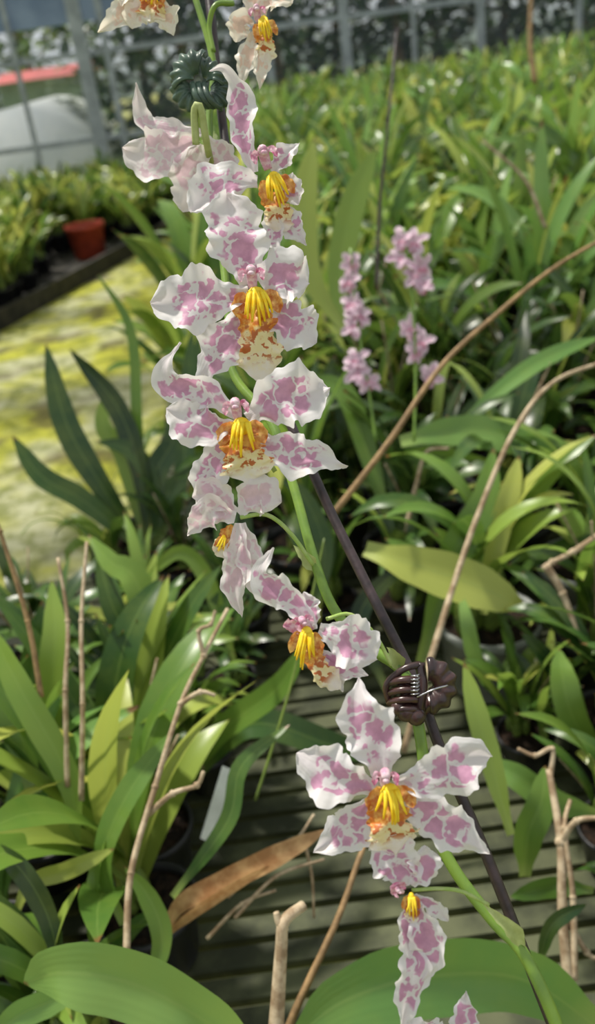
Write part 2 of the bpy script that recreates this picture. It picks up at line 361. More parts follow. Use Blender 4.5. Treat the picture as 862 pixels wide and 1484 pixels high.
flower((592,1290),.36,[
 ([(2,-8,0),(-12,-38,6),(-50,-80,2)],36,OVATE,(0,15)),
 ([(4,-8,2),(20,-30,6),(24,-66,4)],24,PETAL,(0,-20)),
 ([(4,8,0),(20,52,4),(32,95,2),(14,142,-4)],26,SEPAL,(0,-20)),
 ([(4,60,-3),(8,110,0),(-2,160,2),(-10,204,-6)],26,SEPAL,(0,20)),
 ([(4,8,2),(-2,50,6),(2,100,0)],17,PETAL,(0,35)),
 ([(10,8,0),(34,22,4),(58,44,0)],13,PETAL,(0,-20)),
 ([(-4,-6,2),(-16,-8,8),(-24,6,4)],9,OVATE,(0,20),5),
 ],([(0,8,4),(2,24,10),(4,34,8),(0,46,4)],12,(2,8,8),0,(32,.55)),((-12,-2,4),-50,15),seed=10,pedicel=([(5,0,0),(45,2,-10),(80,8,-14),(120,30,-20)],3))
flower((665,1530),.37,[
 ([(0,-10,0),(6,-45,5),(10,-94,0)],22,SEPAL,(0,15)),
 ([(-5,0,2),(-50,-25,8),(-80,-50,0)],36,PETAL),
 ([(5,0,2),(50,-10,8),(90,0,0)],36,PETAL),
 ([(-5,10,0),(-40,60,0),(-60,90,0)],30,SEPAL),([(5,10,0),(40,60,0),(60,90,0)],30,SEPAL),
 ],([(0,14,4),(2,40,14),(4,60,12),(6,80,4)],36,(2,14,8),0,(40,1)),((0,-4,4),0,22),seed=11)
# ---------------------------------------------------------------- stake, stem, clips
mb=MB(); tube(mb,[W(288,-60,.55),W(303,0,.54),W(330,230,.515),W(392,530,.475),W(460,700,.45),W(525,835,.43),W(600,985,.41),W(640,1090,.40),W(705,1240,.395),W(800,1484,.39),W(880,1680,.39)],.0026,0,10,90)
mb.obj('support_stake',[M_stake])
mb=MB()
sp=[W(262,-60,.53),W(287,10,.525),W(309,95,.52),W(303,190,.515),(W(318,330,.50)),W(330,440,.485),W(338,540,.47),W(392,610,.455),W(424,700,.44),W(452,800,.425),W(482,880,.42),W(530,935,.41),W(585,975,.403),W(606,1050,.395),W(625,1180,.39),W(655,1255,.385),W(715,1335,.38),W(760,1385,.375),W(812,1500,.37),W(880,1700,.37)]
tube(mb,sp,lambda t:.0019+.0010*t,0,10,140)
tube(mb,[W(338,5,.525),W(312,8,.52),W(303,40,.522),W(309,75,.52)],.0016,0,8,24)
tube(mb,[W(284,210,.48),W(282,160,.473),(W(290,155,.472)),W(298,200,.48),W(306,240,.50)],.0020,1,8,30)
for a in [((585,975,.403),(568,945,.40),(560,938,.40)),((760,1385,.376),(745,1350,.372),(700,1310,.37)),((462,832,.424),(440,805,.42),(425,790,.42))]:
    petal(mb,[W(*a[0]),W(*a[1]),W(*a[2])],.0032,SEPAL,7,1,(0,0),.5,.05,zref=-fw,nu=6,nv=14)
mb.obj('orchid_flower_stem',[M_stem,M_stem2])
def clip(d,fans):
    mb=MB(); s=d/F; V=lambda x,y,z=0:Vector((x*s,-y*s,z*s))
    for (cx,cy,a0,a1,rad,zt) in fans:
        n=40; m=8; vs=[];fs=[];
        for side in (0,1):
            for i in range(n+1):
                a=math.radians(a0+(a1-a0)*i/n)
                for j in range(m+1):
                    r=rad*(.15+.85*j/m); rib=1.8*math.sin(i/n*math.pi*11)*(j/m)
                    rr_=r*(1+.05*math.sin(i/n*math.pi*11)*(j/m))
                    z=zt+14*math.sin(j/m*math.pi*.9)+rib - (3.5 if side else 0)
                    vs.append(V(cx+rr_*math.cos(a),cy+rr_*math.sin(a),z))
        K=(n+1)*(m+1)
        for side in (0,1):
            for i in range(n):
                for j in range(m):
                    a=side*K+i*(m+1)+j; q=(a,a+1,a+m+2,a+m+1); fs.append(q if side else q[::-1])
        for i in range(n):
            a=i*(m+1)+m; fs.append((a,a+m+1,a+K+m+1,a+K)); a=i*(m+1); fs.append((a,a+K,a+K+m+1,a+m+1))
        for i in (0,n):
            for j in range(m):
                a=i*(m+1)+j; fs.append((a,a+1,a+1+K,a+K))
        mb.add(vs,fs,0)
    return mb,V
mb,V=clip(.395,[(14,-4,-95,88,40,6),(0,0,100,215,30,-4),(14,10,-50,100,32,-20)])
for k in range(4):
    y=-10+k*14
    tube(mb,[V(0,y,4),V(-12,y-4,14),V(-30,y-2,12),V(-42,y+6,-2),V(-32,y+12,-16)],lambda t:.0021*(1-.45*t),0,6,16)
tube(mb,[V(2,-36,4),V(5,0,10),V(0,38,4)],.0022,0,8,12)
tube(mb,[V(2,-34,6),V(-22,-28,8),V(-46,-4,0),V(-42,22,-6)],.0016,0,8,12)
hel=[V(-8+6*math.cos(a*.9),-24+a*.75,26+6*math.sin(a*.9)) for a in range(0,40)]
tube(mb,hel,.00035,1,6,230)
tube(mb,[V(-6,8,30),V(18,-4,34),V(38,-8,28)],.0004,1,6,8)
sphere(mb,V(-18,34,8),.0045,0,(1,1,.8)); sphere(mb,V(-4,40,6),.0045,0); sphere(mb,V(-30,28,6),.0035,0)
Rm=Matrix((CR,CU,-fw)).transposed().to_4x4()
mb.obj('claw_clip',[M_clipb,M_metal],Matrix.Translation(W(606,996,.395))@Rm)
mb,V=clip(.51,[(-4,-6,150,290,36,4),(4,-4,-100,20,30,0),(-6,4,80,200,36,-6),(8,4,-30,60,38,-10)])
for k in range(3): tube(mb,[V(-10+8*k,4,4),V(-4+8*k,26,14),V(10+8*k,34,0),V(20+6*k,20,-12)],lambda t:.0022*(1-.4*t),0,6,14)
mb.obj('orchid_clip',[M_clipg,M_metal],Matrix.Translation(W(290,120,.495))@Rm)
# ---------------------------------------------------------------- potted orchids
LEAFP=[(0,.35),(.1,.42),(.3,.82),(.5,1),(.7,.95),(.85,.68),(.95,.3),(1,.03)]
def leaf(mb,pts,hw,mat,rnd,fold=.25,zref=Vector((0,0,1)),roll=0,nv=14,nu=4,prof=LEAFP,wave=0.0):
    P=cat(pts,nv); T=tans(P); vs=[];uv=[];fs=[]; ls=None
    ph=rnd*20
    for i,p in enumerate(P):
        t=i/nv; s=T[i].cross(zref)
        if s.length<.05: s=ls if ls else Vector((1,0,0))
        s.normalize()
        if ls and s.dot(ls)<0: s=-s
        ls=s; nrm=s.cross(T[i]); a=math.radians(roll); s2=s*math.cos(a)+nrm*math.sin(a); n2=nrm*math.cos(a)-s*math.sin(a)
        w=hw*interp(prof,t)
        for j in range(nu+1):
            u=j/nu*2-1; vs.append(p+s2*u*w+n2*(abs(u)*w*fold*(1-.4*t)+wave*hw*u*math.sin(t*9+ph))); uv.append((j/nu,t))
    for i in range(nv):
        for j in range(nu):
            a=i*(nu+1)+j; fs.append((a,a+1,a+nu+2,a+nu+1))
    mb.add(vs,fs,mat,uv,rnd)
def pot(mb,c,r,h,mat,soil,ns=24):
    prof=[(.78*r,0),(.8*r,.02*h),(.97*r,.86*h),(1.04*r,.87*h),(1.05*r,h),(.98*r,h),(.95*r,.88*h)]
    vs=[];fs=[]
    for (rr_,z) in prof:
        for k in range(ns):
            a=2*math.pi*k/ns; vs.append((c[0]+rr_*math.cos(a),c[1]+rr_*math.sin(a),c[2]+z))
    for i in range(len(prof)-1):
        for k in range(ns):
            k2=(k+1)%ns; fs.append((i*ns+k,i*ns+k2,(i+1)*ns+k2,(i+1)*ns+k))
    fs.append(tuple(range(ns-1,-1,-1)))
    mb.add(vs,fs,mat)
    R=random.Random(int(r*1e5)); vs=[(c[0],c[1],c[2]+.90*h)];fs=[]
    for ring in range(1,5):
        for k in range(ns):
            a=2*math.pi*k/ns; q=ring/4*.955*r; vs.append((c[0]+q*math.cos(a),c[1]+q*math.sin(a),c[2]+.86*h+(R.uniform(0,.012) if ring<4 else 0)))
    for k in range(ns): fs.append((0,1+k,1+(k+1)%ns))
    for ring in range(3):
        for k in range(ns):
            k2=(k+1)%ns; b=1+ring*ns; fs.append((b+k,b+ns+k,b+ns+k2,b+k2))
    mb.add(vs,fs,soil)
def orchid_variant(seed,lmin,lmax,nb_,hw=.017,droop=1.0,yel=.04):
    R=random.Random(seed); mb=MB()
    pot(mb,(0,0,0),.066,.10,2,4)
    zb=.085
    for b in range(nb_):
        a=R.uniform(0,6.28); q=R.uniform(.0,.045); bx,by=q*math.cos(a),q*math.sin(a); bh=R.uniform(.030,.05)
        sphere(mb,(bx,by,zb+bh*.8),bh,1,(.42,.26,1.0),10,8,ax=Matrix.Rotation(a+R.uniform(0,3),3,'Z')@Matrix.Rotation(R.uniform(-.2,.2),3,'Y'))
        nl=R.choice([3,4,4,5]); az0=R.uniform(0,6.28)
        for l in range(nl):
            az=az0+l*math.pi+R.uniform(-.5,.5); L=R.uniform(lmin,lmax); th=math.radians(R.uniform(4,28)); bend=math.radians(R.uniform(20,90))*droop
            if R.random()<.2: bend*=1.4
            p=Vector((bx+R.uniform(-.006,.006),by+R.uniform(-.006,.006),zb+R.choice([.01,bh*1.7]))); pts=[p]; n=6
            for i in range(n):
                k=(i+1)/n; t2=th+bend*k*k
                p=p+Vector((math.sin(t2)*math.cos(az),math.sin(t2)*math.sin(az),math.cos(t2)))*(L/n); pts.append(p)
                az+=R.uniform(-.08,.08)
            rv=R.random()**1.15
            leaf(mb,pts,hw*R.uniform(.75,1.25),3 if R.random()<yel else 0,rv,.28,Vector((0,0,1)),R.uniform(-35,35),nv=12,wave=R.uniform(0,.15))
        if R.random()<.3:
            aa=R.uniform(0,6.28); h=R.uniform(.12,.3); tube(mb,[(bx,by,zb),(bx+.02*math.cos(aa),by+.02*math.sin(aa),zb+h*.5),(bx+.07*math.cos(aa),by+.07*math.sin(aa),zb+h)],.0018,5,5,6)
    return mb
MATS=lambda lm,pm:[lm,M_bulb,pm,M_leafyel,M_soil,M_wood]
variants=[];shorts=[]
for i in range(10):
    variants.append(orchid_variant(100+i,.24,.42,[3,4,5,4][i%4],[.017,.021,.015,.022][i%4],[.75,1.0,.85][i%3],.06).mesh('potted_orchid_mesh',MATS(M_leaf if i%5 else M_leafpale,M_potb)))
for i in range(8):
    shorts.append(orchid_variant(200+i,.15,.30,[4,5,4,6][i%4],[.012,.014,.013,.015][i%4],[1.2,1.0,1.4][i%3]).mesh('potted_orchid_mesh',MATS(M_leaf if i%3 else M_leafdark,M_potb)))
greyp=orchid_variant(221,.14,.26,4,.012,1.2).mesh('potted_orchid_mesh',MATS(M_leaf,M_potg))
RG=random.Random(7); BZ=.70
def put(x,y,z,sc=1.0,me=None,name='potted_orchid'):
    o=D.objects.new(name,me or RG.choice(variants)); scene.collection.objects.link(o)
    o.location=(x,y,z); o.rotation_euler=(RG.uniform(-.04,.04),RG.uniform(-.04,.04),RG.uniform(0,6.28)); o.scale=(sc,sc,sc*RG.uniform(.9,1.12)); return o
GREY=[G(705,985,BZ),G(850,900,BZ)]
BX0=-.30; BF=1.42
y=1.22; row=0
while y<10.4:
    sp_=.142+.018*y; x=BX0+(.14 if y<5 else .1)+(row%2)*sp_*.5; xmax=.40*y+.85
    while x<xmax:
        if not (y<1.5 and x<-.12):
            X,Y=x+RG.uniform(-.02,.02),y+RG.uniform(-.02,.02)
            if min((Vector((X,Y,BZ))-q).length for q in GREY)>.13:
                put(X,Y,BZ+.002,RG.uniform(.85,1.08) ,None if y>2.0 else RG.choice(shorts if y<1.7 else shorts+variants))
        x+=sp_
    y+=sp_*.95; row+=1
near=[]
for yy in (.48,.60,.72,.84,.96):
    x=-.20-.04*(yy<.6)
    while x>-.66: near.append((x+RG.uniform(-.02,.02),yy+RG.uniform(-.02,.02),.74 if yy>.5 else .6,1 if (.55<yy<.8) else 0)); x-=.135
near+=[(-.40,1.08,.6,0),(-.55,1.1,.6,0),(-.24,1.10,.6,0),(-.10,1.12,.62,0),(.03,1.12,.62,0),(.14,1.1,.7,0),(.28,1.06,.8,0),(.42,1.08,.85,0),(.56,1.1,.85,0),(.70,1.0,.85,0),
 (.36,.92,.8,0),(.50,.92,.8,0),(.32,.78,.72,0),(.45,.78,.78,0),(.58,.80,.8,0),(.28,.64,.6,0),(.40,.64,.7,1),(.27,.5,.55,0),(.38,.5,.6,0),(-.12,.98,.5,0),(-.32,1.3,.6,0),(-.2,1.28,.55,0),
 (.20,.94,.6,0),(.23,.80,.5,0),(-.15,.84,.5,0)]
for (x,y,s,k) in near:
    if min((Vector((x,y,BZ))-q).length for q in GREY)>.12: put(x,y,BZ+.002,s,RG.choice(variants if k else shorts))
for g in GREY: put(g.x,g.y,BZ+.002,1.0,greyp)
# ---------------------------------------------------------------- bench slats
def box(mb,c,s,mat=0):
    x,y,z=s[0]/2,s[1]/2,s[2]/2; vs=[];
    for sx,sy,sz in [(-1,-1,-1),(1,-1,-1),(1,1,-1),(-1,1,-1),(-1,-1,1),(1,-1,1),(1,1,1),(-1,1,1)]: vs.append((c[0]+sx*x,c[1]+sy*y,c[2]+sz*z))
    mb.add(vs,[(0,3,2,1),(4,5,6,7),(0,1,5,4),(1,2,6,5),(2,3,7,6),(3,0,4,7)],mat)
mb=MB(); yy=.2
while yy<11:
    x1=max(1.3,.45*yy+.9); xl=-1.0 if yy<BF else BX0
    box(mb,((xl+x1)/2,yy,BZ-.01),(x1-xl,.024,.012)); yy+=.033
for xx in (BX0+.02,.3,1.1,2.2,3.6):
    box(mb,(xx,5.6 if xx<1 else 6.2,BZ-.045),(.04,10.8 if xx<1 else 9,.05),1)
box(mb,(-.98,.8,BZ-.045),(.04,1.2,.05),1)
for k in range(6):
    for xx in (BX0+.02,1.1): box(mb,(xx,.8+k*2.0,(BZ-.07)/2),(.04,.04,BZ-.07),1)
M_slat=simple('bench_slat_plastic',srgb(84,88,62),srgb(50,54,38),14,.65,.25,.4)
M_frame=simple('bench_frame_steel',srgb(70,72,70),srgb(50,52,50),12,.5,.4,.2)
mb.obj('slatted_bench',[M_slat,M_frame],smooth=False)
# ---------------------------------------------------------------- ground
m,nt=newmat('mossy_ground'); nb=NB(nt); tc=nb.n('ShaderNodeTexCoord').outputs['Object']
n1=nb.noise(tc,1.6,5,.6); n2=nb.noise(tc,9,5,.65)
c=nb.mix(nb.step(n1,.40,.58),srgb(172,172,138),srgb(166,166,58)); c=nb.mix(nb.step(n2,.42,.62,0,.75),c,srgb(102,110,42)); c=nb.mix(nb.step(nb.noise(tc,3.1,4),.54,.66,0,.75),c,srgb(82,74,50))
finish(nb,c,.85,0,None,n2,.8,.2,.03); M_ground=m
mb=MB(); box(mb,(0,15,-.05),(50,60,.1)); mb.obj('ground',[M_ground])
pA=G(-80,525,0); pB=G(288,316,0); ax=(pB-pA); LT=ax.length; ax.normalize(); perp=Vector((-ax.y,ax.x,0))
rot=math.atan2(ax.y,ax.x)
mb=MB(); box(mb,(LT/2,1.2,.03),(LT,2.4,.06),0); box(mb,(LT/2,.0,.06),(LT,.04,.14),0)
M_tray=simple('black_tray',srgb(34,34,34),srgb(62,58,50),12,.6,.3,.3)
mb.obj('growing_tray',[M_tray],Matrix.Translation(pA)@Matrix.Rotation(rot,4,'Z'),smooth=False)
gp=G(132,372,0.06)
lowv=[]
for i in range(4):
    lowv.append(orchid_variant(300+i,.20,.34,6,hw=.019,droop=.9,yel=.25).mesh('tray_orchid_mesh',MATS(M_leaf,M_potb)))
tx=.15
while tx<LT+.6:
    ty=.22
    while ty<2.3:
        p=pA+ax*(tx+RG.uniform(-.05,.05))+perp*(ty+RG.uniform(-.05,.05)); 
        if p.y<10.8 and ((p-gp).length>.36) and not (p.y<gp.y and abs(p.x-gp.x+.04)<.22): put(p.x,p.y,.065,RG.uniform(1.15,1.5),RG.choice(lowv))
        ty+=.27
    tx+=.27
mb=MB(); pot(mb,(0,0,0),.16,.27,0,1,32); M_terra=simple('terracotta',srgb(180,72,48),srgb(150,60,40),14,.7,.3,.2)
o=mb.obj('terracotta_pot',[M_terra,M_soil]); o.location=(gp.x,gp.y,.064)
# ---------------------------------------------------------------- greenhouse end wall + outside
mb=MB(); YW=11.2
M_post=simple('galvanised_frame',srgb(170,178,182),srgb(140,148,152),6,.45,.5,.1)
for (px,py,wd) in ((128,120,.15),(166,130,.07),(395,130,.09),(503,80,.10),(697,80,.09),(30,120,.05),(838,60,.06),(600,60,.04)):
    p=GY(px,py,YW); box(mb,(p.x,YW,2.0),(wd,.06,4.0))
for zz in (.75,GY(520,22,YW).z,GY(520,22,YW).z+1.0,4.0): box(mb,(0,YW+.06,zz),(16,.05,.06))
mb.obj('greenhouse_frame',[M_post],smooth=False)
m,nt=newmat('shade_mesh'); nb=NB(nt); out=nb.n('ShaderNodeOutputMaterial'); mx=nb.n('ShaderNodeMixShader'); tr=nb.n('ShaderNodeBsdfTransparent'); df=nb.n('ShaderNodeBsdfDiffuse')
df.inputs[0].default_value=(.3,.36,.4,1); mx.inputs[0].default_value=.16; nb.l(tr.outputs[0],mx.inputs[1]); nb.l(df.outputs[0],mx.inputs[2]); nb.l(mx.outputs[0],out.inputs[0]); M_mesh=m
M_film=simple('plastic_film',srgb(120,138,158),srgb(98,116,138),3,.4,.4,.2,.45)
zf=GY(60,40,YW).z
mb=MB(); mb.add([(-8,YW+.1,.0),(8,YW+.1,0),(8,YW+.1,4.0),(-8,YW+.1,4.0)],[(0,1,2,3)],0)
mb.add([(-8,YW+.05,zf),(-1.0,YW+.05,zf),(-1.0,YW+.05,4),(-8,YW+.05,4)],[(0,1,2,3)],1); mb.obj('wall_back',[M_mesh,M_film])
m,nt=newmat('added_shade_strip'); nb=NB(nt); out=nb.n('ShaderNodeOutputMaterial'); mx=nb.n('ShaderNodeMixShader'); tr=nb.n('ShaderNodeBsdfTransparent'); df=nb.n('ShaderNodeBsdfDiffuse')  # half-transparent dark stuff for the shading strips added overhead, out of view
df.inputs[0].default_value=(.08,.09,.08,1); mx.inputs[0].default_value=.62; nb.l(tr.outputs[0],mx.inputs[1]); nb.l(df.outputs[0],mx.inputs[2]); nb.l(mx.outputs[0],out.inputs[0]); M_addshade=m
mb=MB()
for yy in (.2,3.0,6.0,9.0): box(mb,(0,yy,3.3),(14,.06,.06),0)
for xx in (-4,-2,1.6,4): box(mb,(xx,5.6,3.36),(.05,11.4,.05),0)
for (a,b) in ((2.15,2.75),(3.9,4.3),(5.4,6.0),(7.3,7.7),(9.0,9.6)):  # unseen strips added to cast shade bands behind the flowers, leaving the spike lit
    mb.add([(-6,a,3.25),(6,a,3.25),(6,b,3.25),(-6,b,3.25)],[(0,1,2,3)],1)
mb.obj('roof_rails_added_shade',[M_post,M_addshade],smooth=False)
def tree_mesh(seed,mat):
    R=random.Random(seed); mb=MB()
    tube(mb,[(0,0,0),(R.uniform(-.1,.1),0,1),(R.uniform(-.3,.3),0,2.6)],lambda t:.10*(1-.5*t),1,8,10)
    for b in range(5):
        a=R.uniform(0,6.28); z=R.uniform(1.0,2.2); tube(mb,[(0,0,z),(.6*math.cos(a),.6*math.sin(a),z+.5),(1.1*math.cos(a),1.1*math.sin(a),z+.9)],lambda t:.04*(1-.6*t),1,6,8)
    for k in range(1000):
        a=R.uniform(0,6.28); q=1.5*R.random()**.5; z=R.uniform(.2,3.8); c=Vector((q*math.cos(a),q*math.sin(a),z))
        dr=Vector((R.gauss(0,1),R.gauss(0,1),R.gauss(0,.6))).normalized()*R.uniform(.18,.34)
        leaf(mb,[c,c+dr*.5+Vector((0,0,.02)),c+dr],R.uniform(.06,.10),0,R.random(),.2,nv=3,nu=2)
    return mb.mesh('tree_mesh',[mat,M_woodd])
tms=[tree_mesh(5,M_leafdark),tree_mesh(7,M_leafdark),tree_mesh(6,M_leaf)]
for i in range(11):
    put(-1.3+i*.88+RG.uniform(-.2,.2),YW+2.4+RG.uniform(0,1.6),0,RG.uniform(.8,1.1),tms[i%3 if i>5 else i%2],'garden_tree')
for i in range(6): put(-13+i*1.7,YW+12+RG.uniform(-.5,.5),0,1.1,tms[i%3],'garden_tree')
M_white=simple('white_polytunnel',srgb(240,244,248),srgb(225,232,238),2,.6,.3,.1,.45)
M_red=simple('red_roof',srgb(190,90,88),srgb(160,76,74),3,.6,.3,.2)
yp=YW+1.2; ph=GY(60,150,yp).z; px_=GY(20,180,yp).x
mb=MB(); vs=[];fs=[]
for i in range(17):
    a=math.pi*i/16
    for yy in (0,3.2): vs.append((1.0*math.cos(a),yy,ph*math.sin(a)))
for i in range(16): fs.append((2*i,2*i+1,2*i+3,2*i+2))
fs.append(tuple(2*i for i in range(17))); mb.add(vs,fs,0); o=mb.obj('polytunnel',[M_white]); o.location=(px_,yp,0)
ys=YW+7.4; z1=GY(70,112,ys).z; z2=GY(70,98,ys).z; xs=GY(70,100,ys).x
M_shed=simple('shed_wall_green',srgb(140,160,140),srgb(110,132,112),2,.7,.3,.1)
mb=MB(); box(mb,(0,0,z1/2),(1.6,1.5,z1),0); mb.add([(-.85,-.95,z1),(.85,-.95,z1),(.85,0,z2),(-.85,0,z2),(-.85,.95,z1),(.85,.95,z1)],[(0,1,2,3),(3,2,5,4),(0,3,4),(1,5,2)],1)
o=mb.obj('garden_shed',[M_shed,M_red],smooth=False); o.location=(xs,ys,0)
# ---------------------------------------------------------------- individual leaves
def hero(name,leaves,mats=None,potat=None):
    mb=MB()
    for L in leaves:
        pts,hw,mi,rnd=L[:4]; roll=L[4] if len(L)>4 else 0
        d=pts[len(pts)//2][2]
        leaf(mb,[W(*p) for p in pts],hw*d/F,mi,rnd,.22,zref=-fw,roll=roll,nv=26,nu=6,wave=.06)
    if potat: pot(mb,potat,.075,.10,5,6)
    return mb.obj(name,mats or [M_leaf,M_leafdark,M_leafpale,M_leafyel,M_dryleaf,M_potb,M_soil])
g=G(215,850,BZ)
hero('orchid_plant',[
 ([(210,795,1.45),(145,700,1.43),(95,610,1.43),(66,498,1.44)],20,1,.3,10),
 ([(205,795,1.45),(120,725,1.42),(60,690,1.40),(18,632,1.40)],17,1,.6,-20),
 ([(215,795,1.46),(205,690,1.45),(170,590,1.45),(100,505,1.46)],17,1,.9,20),
 ([(220,795,1.46),(225,690,1.45),(250,640,1.45),(240,600,1.45)],18,1,.2,0),
 ([(225,795,1.46),(215,690,1.45),(185,650,1.45),(140,640,1.45)],14,1,.5,0),
 ([(215,795,1.46),(180,660,1.46),(150,620,1.45),(150,570,1.46)],15,0,.5,0),
 ([(222,795,1.46),(240,720,1.45),(290,680,1.45),(330,690,1.45)],14,1,.5,0),
 ([(226,795,1.46),(262,700,1.45),(270,600,1.45),(278,480,1.45)],15,1,.5,0),
 ([(218,795,1.46),(200,620,1.45),(190,480,1.45),(140,395,1.45)],9,0,.3,20)],None,(g.x,g.y,BZ))
hero('orchid_plant',[
 ([(262,1120,1.02),(205,860,1.0),(160,815,1.02),(128,775,1.05)],22,0,.35),
 ([(275,1130,1.0),(320,1060,.95),(400,1000,.92),(445,930,.9)],20,0,.25,25),
 ([(270,1140,1.02),(360,1050,1.0),(480,1080,1.02),(560,1100,1.04)],22,1,.5,20),
 ([(190,1090,1.04),(190,950,1.03),(160,870,1.03),(140,800,1.05)],18,0,.75),
 ([(60,1200,.9),(70,1040,.9),(80,930,.9),(75,840,.92)],22,0,.5),
 ([(50,1150,.84),(20,1030,.84),(-30,960,.85),(-60,930,.88)],32,0,.3),
 ([(110,1230,.80),(100,1130,.80),(30,1000,.80),(-20,900,.82)],22,0,.4),
 ([(180,1340,.74),(150,1250,.74),(180,1160,.74),(250,1060,.76)],20,0,.2,25),
 ([(250,1300,.76),(330,1190,.75),(350,1110,.75),(420,1050,.76)],14,1,.6,25),
 ([(165,1130,.86),(120,1110,.86),(60,1060,.86),(20,1020,.88)],16,2,.5),
 ([(20,1330,.74),(45,1280,.74),(100,1260,.73),(165,1230,.73)],14,0,.6),
 ([(90,1420,.70),(70,1330,.70),(30,1260,.70),(-20,1220,.72)],18,1,.8),
 ([(290,980,1.1),(300,900,1.1),(350,850,1.1),(380,870,1.1)],14,1,.4),
 ([(340,960,1.1),(300,840,1.1),(260,800,1.1),(210,840,1.1)],12,0,.4),
 ([(215,1440,.72),(235,1360,.72),(215,1300,.72),(180,1255,.72)],16,0,.3)])
hero('broad_leaf_orchid',[
 ([(380,1540,.60),(290,1475,.58),(190,1425,.58),(90,1410,.58),(35,1425,.60)],54,2,.5,0),
 ([(-20,1520,.64),(30,1470,.64),(110,1440,.64)],22,2,.3)])
hero('broad_leaf_orchid',[
 ([(880,1500,.70),(760,1420,.68),(620,1415,.67),(500,1450,.66),(420,1510,.66)],58,2,.2,0),
 ([(860,1290,.80),(800,1285,.80),(740,1300,.80)],16,0,.4),
 ([(780,1400,.74),(800,1340,.74),(850,1310,.74)],12,1,.4)])
hero('orchid_plant',[
 ([(610,960,1.12),(660,800,1.10),(700,730,1.10),(715,650,1.12)],24,0,.3,0),
 ([(530,795,1.08),(580,812,1.06),(680,845,1.04),(762,882,1.04)],34,3,.35,0),
 ([(580,640,1.25),(650,625,1.24),(730,632,1.22),(808,662,1.22)],25,2,.4,0),
 ([(720,1010,1.05),(690,960,1.04),(676,900,1.03),(668,860,1.04)],12,2,.6),
 ([(740,1210,.82),(710,1100,.82),(690,1030,.82),(672,960,.83)],17,0,.55),
 ([(760,1270,.85),(765,1210,.84),(785,1160,.84),(790,1110,.85)],24,0,.3),
 ([(870,1180,.9),(800,1160,.88),(740,1120,.88),(690,1105,.9)],20,2,.4),
 ([(870,1100,.95),(830,1040,.93),(815,980,.93),(810,940,.95)],22,0,.35),
 ([(660,620,1.3),(750,545,1.3),(810,510,1.3),(870,488,1.3)],13,2,.2,15),
 ([(700,890,1.1),(720,780,1.1),(740,710,1.1),(752,660,1.12)],17,0,.65),
 ([(560,750,1.3),(540,680,1.3),(500,570,1.32),(440,545,1.34)],16,0,.3),
 ([(450,900,1.2),(470,800,1.2),(440,720,1.2),(400,690,1.2)],14,1,.4),
 ([(560,1000,1.1),(520,900,1.1),(560,840,1.1),(600,820,1.1)],14,1,.7),
 ([(780,740,1.3),(760,700,1.3),(640,660,1.3),(560,660,1.32)],14,0,.2,20),
 ([(500,480,1.6),(450,400,1.6),(440,300,1.6),(455,200,1.62)],20,0,.6,0),
 ([(520,480,1.6),(490,420,1.6),(510,300,1.6),(545,215,1.62)],20,0,.5,0)])
hero('dry_leaf',[([(235,1362,.76),(262,1310,.75),(330,1275,.75),(400,1240,.75),(474,1202,.77)],17,0,.3,10),([(235,1362,.755),(270,1330,.745),(330,1290,.745),(390,1255,.745)],11,0,.6,-30)],[M_dryleaf])
# ---------------------------------------------------------------- canes, dry spikes
def stalk(name,lines,mat,kn=1.12):
    mb=MB()
    for pts,r in lines: 
        r_=r*pts[0][2]/F; tube(mb,[W(*p) for p in pts],lambda t:r_*(1.1-.45*t),0,7,max(10,len(pts)*7))
        if kn>1:
            for k in range(1,len(pts)-1):
                sphere(mb,W(*pts[k]),r_*kn,0,nu=8,nv=6)
    return mb.obj(name,[mat])
stalk('dry_flower_spike',[([(480,748,1.0),(560,645,1.0),(640,530,1.02),(720,455,1.05),(800,390,1.08),(880,342,1.1)],4.5)],M_woodd,0)
stalk('dry_flower_spike',[([(585,1090,.95),(615,985,.95),(660,840,.98),(695,740,1.0),(745,625,1.02),(800,555,1.05),(880,522,1.08)],5)],M_wood,0)
stalk('dry_flower_spike',[([(183,1385,.66),(190,1265,.68),(225,1140,.70),(262,1020,.72),(295,950,.74),(330,882,.76)],5),
 ([(262,1020,.72),(290,1003,.71),(312,1008,.71)],4),([(295,950,.74),(288,915,.74),(305,905,.74),(312,885,.74)],3.5),([(215,1180,.70),(250,1150,.69),(285,1138,.69),(295,1118,.69)],4.5)],M_wood,1.2)
stalk('dry_flower_spike',[([(118,1160,.78),(120,1020,.78),(118,900,.8),(126,785,.82)],4)],M_wood)
stalk('dry_flower_spike',[([(98,1140,.8),(95,1000,.8),(98,900,.82),(84,808,.83)],4)],M_wood)
stalk('dry_flower_spike',[([(60,1010,.8),(40,900,.8),(0,770,.8),(-20,720,.8)],4)],M_woodd)
stalk('dry_flower_spike',[([(396,1560,.6),(404,1430,.6),(408,1370,.6),(412,1335,.6),(440,1312,.61)],12),([(412,1350,.6),(404,1335,.6),(400,1322,.6)],7)],M_wood,0)
stalk('dry_flower_spike',[([(400,1540,.68),(430,1460,.68),(490,1330,.70),(522,1240,.72),(545,1190,.74)],6)],M_woodd,0)
stalk('dry_flower_spike',[([(825,1440,.76),(815,1330,.77),(812,1220,.78),(795,1115,.8)],8),([(832,1420,.76),(830,1300,.77),(818,1200,.78),(826,1160,.8)],5),
 ([(812,1220,.78),(835,1190,.77),(870,1185,.77)],5),([(797,1125,.8),(800,1085,.8),(775,1095,.8),(750,1085,.8)],4),([(815,1320,.77),(850,1380,.77),(870,1390,.77)],5)],M_wood)
